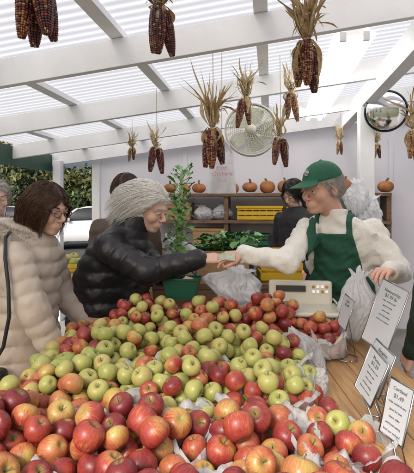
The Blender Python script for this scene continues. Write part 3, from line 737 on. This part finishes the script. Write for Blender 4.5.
def hair(g,T,style,mat,n=1500,L=.2,off=.02,rad=.0011,wave=.003,freq=30,cap=True,capoff=.012):
    c=np.array([-.014,0,.03]); r0=np.array([.097,.078,.09]); lg=style in('long','wavy')
    if cap:
        def f(P):
            r=r0+capoff; d=ell(P,c,r)
            if style=='long': d=smin(d,cone(P,(-.03,-.03,.0),(-.045,-.035,-L*.75),.055,.032),.03); d=smin(d,cone(P,(-.03,.03,.0),(-.045,.035,-L*.75),.055,.032),.03)
            if style=='wavy': d=smin(d,ell(P,(-.05,0,-.03),(.075,.085,.075)),.03)
            nrm=.8*P[:,0]-.6*P[:,2]
            if style=='long': nrm=np.where(P[:,2]<.03,P[:,0]-.0,nrm)
            if style=='wavy': nrm=np.where(P[:,2]<.02,P[:,0]+.012,nrm)
            d=smax(d,nrm-.028,.02)
            if not lg: d=smax(d,-.075-P[:,2],.02)
            if style=='wavy': d=d+.006*np.sin(P[:,2]*95+P[:,0]*60+2.5*np.sin(P[:,1]*60))
            return d
        sdf_mesh('hair_base',f,(-.17,-.13,-.12 if style!='long' else -L),(.13,.13,.17),.005,mat,g,T)
    d=rng.normal(size=(n*5,3)); d/=np.linalg.norm(d,axis=1,keepdims=True)
    p=c+d*(r0+capoff*.7); ok=(.8*p[:,0]-.6*p[:,2]<.03)&(p[:,2]>-.07)
    d=d[ok][:n]; p=p[ok][:n].copy(); n=len(p); K=14; st=L*rng.uniform(.6,1.1,n)/K
    path=[p.copy()]; out=d.copy(); ph=rng.uniform(0,6.28,n) if style!='wavy' else 60*p[:,1]+40*p[:,2]+rng.normal(0,.5,n); sgn=np.sign(p[:,1]+rng.normal(0,.006,n))
    for k in range(K-1):
        t=k/(K-1)
        if style=='long': v=np.stack([np.full(n,-.45)*(1-t),sgn*.5*(1-t)*(p[:,2]>.05),np.full(n,-1.)],1)-out*np.array([.1,.35,0])*(p[:,2]<0)[:,None]
        elif style=='wavy': v=out*(.5*(1-t)-.2*t)+np.stack([np.full(n,-1.0)*(1-.6*t),sgn*.35*(1-t),np.full(n,-.9)*t**.6],1)
        else: v=np.stack([np.full(n,-.6),sgn*.2,np.full(n,-.8)],1)+out*.05
        v/=np.linalg.norm(v,axis=1,keepdims=True)
        p=p+v*st[:,None]
        q=(p-c)/(r0+capoff+off*rng.uniform(.3,1,n)[:,None]*.4); kk=np.linalg.norm(q,axis=1); ins=(kk<1)&(p[:,2]>-.06)
        p=np.where(ins[:,None],c+(p-c)/np.maximum(kk,.05)[:,None],p)
        fc=(p[:,0]>.045)&(p[:,2]<.035)&(np.abs(p[:,1])<.066); p[:,1]=np.where(fc,sgn*.068,p[:,1])
        pp=p.copy(); w=wave*math.sqrt(t+.02); pp[:,0]+=w*np.sin(freq*k/K*6+ph); pp[:,2]+=w*np.cos(freq*k/K*5+ph)*(style=='wavy'); pp[:,1]+=w*np.cos(freq*k/K*5+ph); path.append(pp)
    strands('hair_strands',np.stack(path,1),rad,mat,g,T)
def hand(g,wrist,d,back,side,curl,skin,name='hand',sc=1,spread=1):
    X=Vector(d).normalized(); Z=Vector(back); Z=(Z-X*Z.dot(X)).normalized(); Y=Z.cross(X)
    T=Matrix((X,Y,Z)).transposed().to_4x4(); T=Matrix.Translation(wrist)@T@Matrix.Scale(sc,4)
    ys=[.030,.010,-.010,-.029]; Ls=[.068,.077,.071,.056]
    def f(P):
        dd=cone(P,(-.05,0,0),(.01,0,0),.026,.024)
        for y in ys: dd=smin(dd,cone(P,(.01,y*.5,0),(.088-abs(y)*.15,y,0),.015,.0125),.012)
        for y,L_ in zip(ys,Ls):
            p=np.array([.088-abs(y)*.15,y,0.]); an=curl[0]; s_=.08*spread*y/.03
            for j,fr in enumerate((.45,.3,.25)):
                q=p+L_*fr*np.array([math.cos(an)*math.cos(s_),math.sin(s_),-math.sin(an)])
                dd=smin(dd,cone(P,p,q,.0092-.0008*j,.0086-.0009*j),.0025); p=q; an+=curl[1]
        s=side
        dd=smin(dd,cone(P,(.022,s*.02,-.004),(.052,s*.047,-.014),.014,.0115),.01)
        dd=smin(dd,cone(P,(.052,s*.047,-.014),(.082,s*.05,-.027),.0108,.009),.004)
        dd=smin(dd,cone(P,(.082,s*.05,-.027),(.104,s*.042,-.036),.009,.0075),.003)
        return dd
    sdf_mesh(name,f,(-.08,-.075,-.11),(.2,.075,.045),.0034,skin,g,T)
def bounds(pts,m):
    a=np.array([p[:3] for p in pts]); return a.min(0)-m,a.max(0)+m
def legs(g,hips,kn,an,mat,yaw,r=(.095,.062,.045),shoe=m_black):
    def f(P):
        d=None
        for h_,k_,a_ in zip(hips,kn,an):
            e=smin(cone(P,h_,k_,r[0],r[1]),cone(P,k_,a_,r[1],r[2]),.03); d=e if d is None else smin(d,e,.03)
        hc=(np.array(hips[0])+np.array(hips[1]))/2; d=smin(d,ell(P,hc+[0,0,.05],(.17,.13,.14)),.05)
        return d+folds(P,.003,30)
    lo,hi=bounds(list(hips)+list(kn)+list(an),.2); sdf_mesh('trousers',f,lo,hi,.013,mat,g)
    dx,dy=math.cos(yaw),math.sin(yaw)
    def fs(P):
        d=None
        for a_ in an:
            a0=np.array(a_); a0[2]=.11+.045
            e=smin(cone(P,a0-[dx*.05,dy*.05,0.005],a0+[dx*.13,dy*.13,-.005],.042,.034),cone(P,a0,a0+[0,0,.05],.045,.045),.02); e=smax(e,.112-P[:,2],.004)
            d=e if d is None else np.minimum(d,e)
        return d
    lo,hi=bounds(an,.25); hi[2]=.32; lo[2]=.09; sdf_mesh('shoes',fs,lo,hi,.01,shoe,g)
def dirp(yaw,f,l,z,o):
    return (o[0]+math.cos(yaw)*f-math.sin(yaw)*l,o[1]+math.sin(yaw)*f+math.cos(yaw)*l,o[2]+z)

def figure(name,foot,hd,hyaw,hpitch,tyaw,secs,arms,top,bottom,skin,hairspec=None,puff=None,collar=None,foldamp=.004,h=.011,old=0,glasses=False,brow=(.15,.1,.07),hroll=0,hsc=1,legyaw=None,handspec=None,armr=(.062,.05,.04),neck=None,extra=None):
    g=grp(name); topsec=secs[-1]; neck=neck or (topsec[0],topsec[1],topsec[2]+.02)
    T=make_head(g,hd,hyaw,hpitch,neck,skin,hroll,old,hsc,brow,glasses)
    if hairspec: hair(g,T,**hairspec)
    def f(P):
        d=stack(P,secs,tyaw,puff)
        for (s_,e_,w_) in arms:
            a1=cone(P,s_,e_,armr[0],armr[1],(puff[0]*.8,puff[1]*.85) if puff else None); a2=cone(P,e_,w_,armr[1],armr[2],(puff[0]*.8,puff[1]*.85) if puff else None)
            d=smin(d,smin(a1,a2,.015),.03)
        if collar:
            for (c_,rr,tr,hh) in collar:
                q=P-np.array(c_); q2=np.hypot(np.hypot(q[:,0],q[:,1])-rr,q[:,2]*hh)-tr; d=smin(d,q2,.012)
        if extra: d=smin(d,extra(P),.03)
        return d+folds(P,foldamp,26)+folds(P[:,[1,2,0]],foldamp*.35,75)
    pts=[s for s in secs]+[p for a in arms for p in a]; lo,hi=bounds(pts,.16)
    lo[:2]=np.minimum(lo[:2],np.array([min(s[0]-max(s[3],s[4]) for s in secs),min(s[1]-max(s[3],s[4]) for s in secs)])-.03)
    hi[:2]=np.maximum(hi[:2],np.array([max(s[0]+max(s[3],s[4]) for s in secs),max(s[1]+max(s[3],s[4]) for s in secs)])+.03)
    sdf_mesh('upper_garment',f,lo,hi,h,top,g)
    ly=legyaw if legyaw is not None else tyaw
    hips=[dirp(ly,0,s*.09,0,(secs[0][0]*.4+foot[0]*.6,secs[0][1]*.4+foot[1]*.6,.88)) for s in (-1,1)]
    kn=[dirp(ly,.03,s*.1,0,(foot[0],foot[1],.52)) for s in (-1,1)]; an=[dirp(ly,0,s*.1,0,(foot[0],foot[1],.2)) for s in (-1,1)]
    legs(g,hips,kn,an,bottom,ly)
    for i,hs in enumerate(handspec or []):
        hand(g,*hs,skin,'hand')
    return g,T,f
m_knit=M('cream_sweater',(.76,.74,.69),.9,var=.06,scale=30,bump=.35,bscale=160)
m_apron=M('green_apron',(.015,.085,.05),.8,var=.15,bump=.15,bscale=120)
m_blackj=M('black_puffer_nylon',(.012,.012,.016),.4,var=.2,bump=.35,bscale=24)
m_beige=M('beige_puffer_nylon',(.58,.50,.42),.5,var=.08,bump=.35,bscale=26)
m_jean=M('denim',(.05,.08,.15),.85,var=.2,scale=40,bump=.2,bscale=150)
m_navy=M('dark_trousers',(.02,.02,.028),.85)
m_dgj=M('dark_green_jacket',(.012,.03,.022),.7,var=.2,bump=.2)
m_khaki=M('khaki_trousers',(.25,.2,.13),.85)
m_hwhite=M('white_hair',(.86,.84,.80),.45,var=.06,scale=60)
m_hbrown=M('brown_hair',(.075,.035,.018),.4,var=.45,scale=60)
m_hdark=M('dark_hair',(.02,.013,.01),.4,var=.3,scale=60)
m_hgrey=M('grey_hair',(.42,.4,.38),.5,var=.2,scale=60)
m_cap=M('green_cap_cotton',(.02,.12,.065),.8,var=.12,bump=.15,bscale=150)

# --- man behind counter
ty=R(-118)
secs=[(.80,2.62,.86,.175,.13),(.80,2.60,1.0,.18,.135),(.77,2.56,1.15,.185,.14),(.74,2.5,1.3,.2,.14),(.72,2.47,1.4,.2,.125),(.70,2.45,1.47,.14,.09),(.69,2.44,1.51,.075,.07)]
rs,re,rw=(.535,2.40,1.41),(.40,2.22,1.27),(.185,2.28,1.30)
lsh,le,lw=(.90,2.46,1.41),(1.0,2.33,1.2),(.86,2.10,1.24)
g,T,fm=figure('male_vendor',(.80,2.64),(.612,2.40,1.637),R(-150),R(9),ty,secs,[(rs,re,rw),(lsh,le,lw)],m_knit,m_khaki,m_skin2,
  dict(style='short',mat=m_hgrey,n=900,L=.05,off=.006,rad=.0011,wave=.001,capoff=.004),collar=[((.69,2.44,1.515),.062,.014,1)],foldamp=.007,old=1,brow=(.4,.38,.35),hsc=1.08,
  handspec=[(rw,(-1,-.05,-.1),(0,-.4,1),1,(.35,.35)),(lw,(-.6,-.6,.1),(.3,.2,1),-1,(.5,.5))],armr=(.068,.056,.044),neck=(.68,2.44,1.5))
cy,sy=math.cos(ty),math.sin(ty)
def fap(P):
    d=fm(P)-.012; cx=np.interp(P[:,2],[.86,1.15,1.3,1.47],[.80,.77,.74,.70]); cyy=np.interp(P[:,2],[.86,1.15,1.3,1.47],[2.62,2.56,2.5,2.45])
    dx=P[:,0]-cx; dy=P[:,1]-cyy; fw=dx*cy+dy*sy; la=-dx*sy+dy*cy
    w=np.interp(P[:,2],[.9,1.12,1.2,1.4],[.19,.18,.13,.10])
    bib=np.maximum.reduce([d,np.abs(la)-w,.03-fw,P[:,2]-1.40])
    st=np.maximum.reduce([d,np.abs(np.abs(la)-.085)-.014,-fw-.1,1.39-P[:,2]]); return np.minimum(bib,st)
sdf_mesh('apron',fap,(.5,2.2,.8),(1.05,2.8,1.56),.008,m_apron,g)
def fcap(P):
    d=ell(P,(-.014,0,.04),(.108,.09,.098)); d=smax(d,-(P[:,2]-.048+.12*P[:,0]),.008); d=smax(d,-ell(P,(-.014,0,.03),(.1,.082,.09)),.004)
    Q=P.copy(); Q[:,2]=Q[:,2]+3.2*Q[:,1]**2+.25*(Q[:,0]-.08)
    b=smax(ell(Q,(.1,0,.052),(.085,.074,.3)),np.abs(Q[:,2]-.052)-.0028,.003); b=smax(b,.075-P[:,0],.003)
    an=np.arctan2(P[:,1],P[:,0]+.014); d=d+.0012*np.exp(-((np.sin(3*an)/.06)**2))
    return np.minimum(smin(d,b,.006),ell(P,(-.014,0,.139),(.008,.008,.005)))
sdf_mesh('baseball_cap',fcap,(-.14,-.11,.0),(.2,.11,.16),.0035,m_cap,g,T)
mb=MB()
for k in range(5): mb.box((.0905-.0018*k,0,.078+.006*k),(.004,.03-.006*abs(k-2),.003),m_white,T=T)
mb.obj('cap_badge',g)

# --- white haired woman
ty=R(-8)
secs=[(-.60,2.58,.70,.22,.20),(-.60,2.58,.9,.215,.2),(-.585,2.57,1.05,.2,.19),(-.55,2.56,1.2,.215,.185),(-.50,2.55,1.32,.215,.16),(-.455,2.54,1.40,.14,.12),(-.43,2.54,1.46,.085,.085)]
s1,e1,w1=(-.52,2.36,1.33),(-.31,2.27,1.215),(-.045,2.27,1.275)
s2,e2,w2=(-.46,2.74,1.33),(-.27,2.66,1.14),(-.17,2.42,1.16)
g,T,fw_=figure('white_haired_woman',(-.6,2.6),(-.325,2.5,1.53),R(-26),R(18),ty,secs,[(s1,e1,w1),(s2,e2,w2)],m_blackj,m_navy,m_skin,
  dict(style='wavy',mat=m_hwhite,n=3600,L=.15,off=.022,rad=.0013,wave=.006,freq=1.6,capoff=.018),puff=(.014,.085),collar=[((-.42,2.53,1.44),.085,.026,.7),((-.405,2.525,1.475),.08,.022,.8)],foldamp=.003,h=.0095,old=1,brow=(.5,.46,.4),
  handspec=[(w1,(1,.05,.08),(0,-.5,1),1,(.3,.4)),(w2,(.9,-.3,-.2),(0,-.2,1),-1,(.5,.6))],armr=(.086,.066,.05),neck=(-.43,2.54,1.43),hsc=1.03)
m_note=M('bank_note_paper',(.42,.46,.36),.7,var=.15,scale=60)
mb=MB(); vs=[];fs=[]
for i in range(9):
    t=i/8; 
    for j in range(3): vs.append((.06+.08*t,2.235-.02*t+.016*j+.004*math.sin(t*6+j),1.268+.015*t+.016*j+.006*math.sin(t*5)))
for i in range(8):
    for j in range(2): fs.append((3*i+j,3*i+j+1,3*i+j+4,3*i+j+3))
mb.add(vs,fs,m_note,True); mb.obj('paper_money')
# --- woman in beige coat
ty=R(-15)
secs=[(-.93,2.22,.62,.215,.19),(-.93,2.22,.8,.22,.195),(-.93,2.22,1.0,.2,.18),(-.92,2.22,1.15,.215,.18),(-.90,2.22,1.3,.215,.16),(-.88,2.22,1.38,.14,.12),(-.865,2.22,1.44,.08,.08)]
s1,e1,w1=(-.88,2.04,1.31),(-.78,2.0,1.09),(-.70,2.04,.90)
s2,e2,w2=(-.86,2.41,1.31),(-.80,2.46,1.07),(-.66,2.40,.95)
def hood(P): return np.minimum(ell(P,(-1.0,2.23,1.40),(.10,.14,.09)),ell(P,(-.93,2.22,1.42),(.11,.12,.045)))
g,T,fb=figure('woman_in_beige_coat',(-.93,2.22),(-.785,2.2,1.53),R(-24),R(12),ty,secs,[(s1,e1,w1),(s2,e2,w2)],m_beige,m_jean,m_skin,
  dict(style='long',mat=m_hbrown,n=3400,L=.27,off=.02,rad=.0012,wave=.005,freq=1.5,capoff=.012),puff=(.014,.075),foldamp=.0025,h=.0095,brow=(.05,.03,.02),glasses=True,
  handspec=[(w1,(.5,.1,-.9),(0,-.8,.1),1,(.3,.3)),(w2,(.9,-.3,-.1),(0,-.2,1),-1,(.5,.6))],armr=(.086,.074,.054),neck=(-.87,2.22,1.42),extra=hood)
n=3600; a=rng.uniform(0,6.28,n); b=rng.uniform(0,6.28,n); rr=.115; tr=.028
cx=-.93+(rr+tr*np.cos(b))*np.cos(a)*1.0; cyv=2.22+(rr+tr*np.cos(b))*np.sin(a)*1.1; cz=1.415+tr*np.sin(b)-.04*np.cos(a)
nr=np.stack([np.cos(b)*np.cos(a),np.cos(b)*np.sin(a),np.sin(b)],1)+rng.normal(0,.4,(n,3)); p0=np.stack([cx,cyv,cz],1)
pp=np.stack([p0+nr*.02*k/4+np.array([0,0,-.008])*(k/4)**2 for k in range(5)],1)
m_fur=M('fur_trim',(.5,.43,.36),.9,var=.3,scale=50)
strands('fur_trim',pp,.0012,m_fur,g)
mb=MB(); mb.tube([(-.93,2.14,1.43),(-.895,2.0,1.405),(-.87,1.94,1.32),(-.845,1.915,1.2),(-.835,1.90,1.08),(-.86,1.90,.95),(-.93,1.92,.84)],.008,m_black,8)
mb.box((-1.0,1.95,.74),(.26,.09,.2),m_black,bev=.03); mb.obj('shoulder_bag',g)

def simple_person(name,x,y,hz,yaw,top,bottom,hm,style,pitch=R(8),L=.2,scale=1,skin=m_skin,n=900,hyaw=None):
    k=hz-1.52
    secs=[(x,y,.8,.18,.14),(x,y,1.0+k,.17,.13),(x,y,1.15+k,.185,.135),(x,y,1.28+k,.2,.13),(x,y,1.34+k,.14,.1),(x,y,1.40+k,.07,.07)]
    arms=[]; hs=[]
    for s in (-1,1):
        a=dirp(yaw,0,s*.19,1.28+k,(x,y,0)); e=dirp(yaw,.0,s*.235,1.01+k,(x,y,0)); w=dirp(yaw,.12,s*.2,.84+k,(x,y,0)); arms.append((a,e,w))
        hs.append((w,(math.cos(yaw)*.6,math.sin(yaw)*.6,-.8),(math.cos(yaw+s*1.57),math.sin(yaw+s*1.57),.1),1 if s<0 else -1,(.3,.4)))
    return figure(name,(x,y),dirp(yaw,.04,0,hz,(x,y,0)),hyaw if hyaw is not None else yaw,pitch,yaw,secs,arms,top,bottom,skin,dict(style=style,mat=hm,n=n,L=L,off=.015,capoff=.012),h=.014,handspec=hs)
m_blackt=M('black_top',(.015,.014,.016),.8)
m_grayj=M('grey_jacket',(.16,.16,.18),.8)
m_brownj=M('brown_jacket',(.1,.07,.05),.8)
simple_person('customer_with_grey_hair',-1.50,3.2,1.60,R(-60),m_grayj,m_navy,m_hgrey,'short',L=.06)
simple_person('customer_with_brown_hair',-.56,3.05,1.635,R(75),m_brownj,m_jean,m_hbrown,'long',L=.12,n=1500)
simple_person('dark_haired_worker',.83,4.2,1.66,R(-140),m_blackt,m_navy,m_hdark,'long',L=.22,pitch=R(30),n=1500)
simple_person('customer_in_dark_jacket',1.10,1.85,1.6,R(100),m_dgj,m_navy,m_hdark,'short',L=.05)

# green basket held by the woman
g=grp('shopping_basket'); mb=MB(); T=Matrix.Translation((-.13,2.36,1.065))@rot_axis('Z',R(-8))@Matrix.Scale(.8,4)
pv=[]
for z,a,b in ((0,.09,.06),(.13,.115,.085)):
    pv+=[(-a,-b,z),(a,-b,z),(a,b,z),(-a,b,z)]
mb.add(pv,[(0,3,2,1),(0,1,5,4),(1,2,6,5),(2,3,7,6),(3,0,4,7)],m_grnbox,T=T)
mb.tube([T@Vector(p) for p in ((-.117,-.087,.13),(.117,-.087,.13),(.117,.087,.13),(-.117,.087,.13),(-.117,-.087,.13))],.006,m_grnbox,6)
mb.tube([T@Vector((-.11,0,.13)),T@Vector((-.06,0,.175)),T@Vector((.06,0,.175)),T@Vector((.11,0,.13))],.005,m_grnbox,6); mb.obj('basket',g)

# ------------------------------------------------------------------ vehicles
def car(loc,yaw,paint):
    g=grp('parked_car'); T=Matrix.Translation(loc)@rot_axis('Z',yaw)
    low=[(-2.2,.35),(-2.25,.6),(-2.2,.85),(-1.6,.95),(-.9,.98),(.75,.95),(1.6,.82),(2.15,.7),(2.25,.5),(2.2,.3),(1.75,.24),(-1.8,.24)]
    def ext(prof,w0,w1,mat,name,z0,z1):
        mb=MB(); n=len(prof); vs=[]
        ww=lambda z:w0+(w1-w0)*max(0,min(1,(z-z0)/(z1-z0)))
        rows=[(-1,.0),(-.96,1),(.96,1),(1,.0)]
        cxm=sum(p[0] for p in prof)/n; czm=sum(p[1] for p in prof)/n
        for s,full in rows:
            for (x,z) in prof:
                f=1 if full else .94
                vs.append((cxm+(x-cxm)*f,s*ww(z),czm+(z-czm)*f))
        fs=[]
        for r_ in range(3):
            for i in range(n): fs.append((r_*n+i,r_*n+(i+1)%n,(r_+1)*n+(i+1)%n,(r_+1)*n+i))
        fs.append(tuple(range(n))[::-1]); fs.append(tuple(3*n+i for i in range(n)))
        mb.add(vs,fs,mat,True,T); return mb.obj(name,g)
    ext(low,.88,.86,paint,'body',.3,.95)
    ext([(-1.75,.93),(-1.15,1.36),(-.6,1.43),(.2,1.43),(.55,1.34),(1.15,.92)],.8,.62,m_glass,'cabin_glass',.95,1.43)
    ext([(-1.2,1.37),(-.6,1.455),(.2,1.455),(.52,1.37),(.2,1.4),(-.6,1.4)],.66,.62,paint,'roof_panel',1.37,1.45)
    mb=MB()
    for s in (-1,1):
        for p,q in (((-1.75,.95),(-1.15,1.38)),((1.15,.94),(.52,1.37)),((-.35,.96),(-.3,1.42))):
            mb.tube([T@Vector((p[0],s*.81,p[1])),T@Vector((q[0],s*.645,q[1]))],.035,paint,6)
    mb.obj('pillars',g)
    mb=MB()
    for x in (-1.4,1.4):
        for s in (-1,1):
            W=T@Matrix.Translation((x,s*.8,.33))@rot_axis('X',R(90))
            mb.rev([(.2,.1),(.31,.1),(.33,.07),(.33,-.07),(.31,-.1),(.2,-.1)],m_rub,28,W); mb.rev([(0,s*-.085),(.07,s*-.09),(.2,s*-.075),(.21,s*-.1)],m_chrome,20,W)
    mb.obj('wheels',g)
    mb=MB()
    for s in (-1,1):
        mb.box((2.13,s*.62,.66),(.16,.34,.12),m_eyew,T=T,bev=.04); mb.box((-2.17,s*.66,.76),(.12,.28,.14),m_redl,T=T,bev=.03)
        mb.box((.85,s*.93,1.0),(.12,.14,.1),paint,T=T,bev=.03)
    mb.box((2.2,0,.5),(.08,.9,.14),m_black,T=T); mb.obj('lamps_and_trim',g)
car((-4.2,16.5,.05),R(197),m_carw)
car((-8.6,19.5,.05),R(170),m_cars)
car((-8.4,13.8,.05),R(185),m_carw)

# ------------------------------------------------------------------ trees
def tree(name,x,y,h,cr,seed,cols,clumps=70,lp=90,ls=.16):
    r=random.Random(seed); g=grp(name); mb=MB()
    mb.tube([(x,y,-.1),(x+.1,y,h*.25),(x-.05,y+.1,h*.55),(x,y,h*.85)],[.22,.16,.1,.03],m_bark,8)
    cs=[]
    for k in range(clumps):
        a=r.random()*6.28; zz=r.random(); q=math.sqrt(r.random()); prof=math.sin(math.pi*(.12+.8*zz))**.6
        c=Vector((x+cr*q*prof*math.cos(a),y+cr*q*prof*math.sin(a),h*(.22+.76*zz))); cs.append(c)
        if k%4==0: mb.tube([(x,y,c.z*.7),tuple((Vector((x,y,c.z*.85))+c)/2),tuple(c)],[.06,.035,.012],m_bark,5)
    mb.obj('trunk_and_limbs',g); n=clumps*lp; C=np.repeat(np.array(cs),lp,0)+rng.normal(0,1,(n,3))*np.array([.42,.42,.3])*cr*.3
    colr=np.repeat(np.array([cols[r.randrange(len(cols))] for _ in cs]),lp,0)*rng.uniform(.7,1.3,(n,1))
    t1=rng.normal(size=(n,3)); t1/=np.linalg.norm(t1,axis=1,keepdims=True); t2=np.cross(t1,rng.normal(size=(n,3))); t2/=np.linalg.norm(t2,axis=1,keepdims=True)
    s=ls*rng.uniform(.6,1.2,(n,1)); V=np.stack([C-t1*s,C-t2*s*.5,C+t1*s,C+t2*s*.5],1).reshape(-1,3)
    me=bpy.data.meshes.new('foliage'); me.from_pydata(V.tolist(),[],np.arange(n*4).reshape(-1,4).tolist())
    at=me.color_attributes.new('Col','FLOAT_COLOR','POINT'); cc=np.concatenate([np.repeat(colr,4,0),np.ones((n*4,1))],1); at.data.foreach_set('color',cc.ravel())
    me.materials.append(m_tree); mkobj('foliage',me,g)
GC=[(.045,.075,.03),(.075,.11,.035),(.11,.12,.04),(.03,.05,.022)]
tree('evergreen_tree',-7.2,26,3.4,2.2,1,GC); tree('evergreen_tree',-10.5,27,4.0,2.6,2,GC)
tree('autumn_tree',-14,30,6,3.0,3,[(.14,.11,.04),(.1,.1,.04),(.18,.12,.04)],60,60,.2)
tree('evergreen_tree',-4.8,25,3.0,1.8,4,GC); tree('evergreen_tree',-1.5,27,5,2.6,5,GC,60,60); tree('evergreen_tree',-18,26,5,2.6,6,GC,60,60)

# ------------------------------------------------------------------ light
w=bpy.data.worlds.new('World'); scene.world=w; w.use_nodes=True; nt=w.node_tree; bg=nt.nodes['Background']
sk=nt.nodes.new('ShaderNodeTexSky'); sk.sky_type='NISHITA'; sk.sun_disc=False; sk.sun_elevation=R(36); sk.sun_rotation=R(205); sk.dust_density=7; sk.air_density=.8; sk.ozone_density=1
nt.links.new(sk.outputs[0],bg.inputs[0]); bg.inputs[1].default_value=.15
sd=bpy.data.lights.new('sun','SUN'); sd.energy=3.0; sd.angle=R(14); sd.color=(1,.97,.92); so=bpy.data.objects.new('sun',sd); COL.objects.link(so)
az=R(205); el=R(36); d=Vector((math.sin(az)*math.cos(el),math.cos(az)*math.cos(el),math.sin(el)))
so.rotation_euler=d.to_track_quat('Z','Y').to_euler(); so.location=(-3,-6,8)

# ------------------------------------------------------------------ tidy origins
bpy.context.view_layer.update()
for o in list(COL.objects):
    if o.parent is None and o.type=='EMPTY':
        pts=[]
        for c in o.children:
            for k in c.bound_box: pts.append(c.matrix_world@Vector(k))
        if not pts: continue
        lo=Vector([min(p[i] for p in pts) for i in range(3)]); hi=Vector([max(p[i] for p in pts) for i in range(3)]); ctr=(lo+hi)/2; ctr.z=lo.z
        o.location=ctr
        for c in o.children: c.matrix_parent_inverse=Matrix.Translation(-ctr)
    elif o.parent is None and o.type=='MESH' and o.location.length<1e-6 and o.name not in('ground',):
        me=o.data; n=len(me.vertices); a=np.empty(n*3); me.vertices.foreach_get('co',a); a=a.reshape(-1,3); c=(a.min(0)+a.max(0))/2
        me.vertices.foreach_set('co',(a-c).ravel()); me.update(); o.location=c

cam=bpy.data.cameras.new('camera'); co=bpy.data.objects.new('camera',cam); COL.objects.link(co)
co.location=(0,0,1.55); co.rotation_euler=(R(90),0,0); cam.sensor_fit='HORIZONTAL'; cam.sensor_width=36; cam.lens=36*450/414; cam.shift_y=-31.5/414; cam.clip_end=1000; cam.clip_start=.05
scene.camera=co
scene.view_settings.view_transform='Standard'; scene.view_settings.look='None'; scene.view_settings.exposure=0
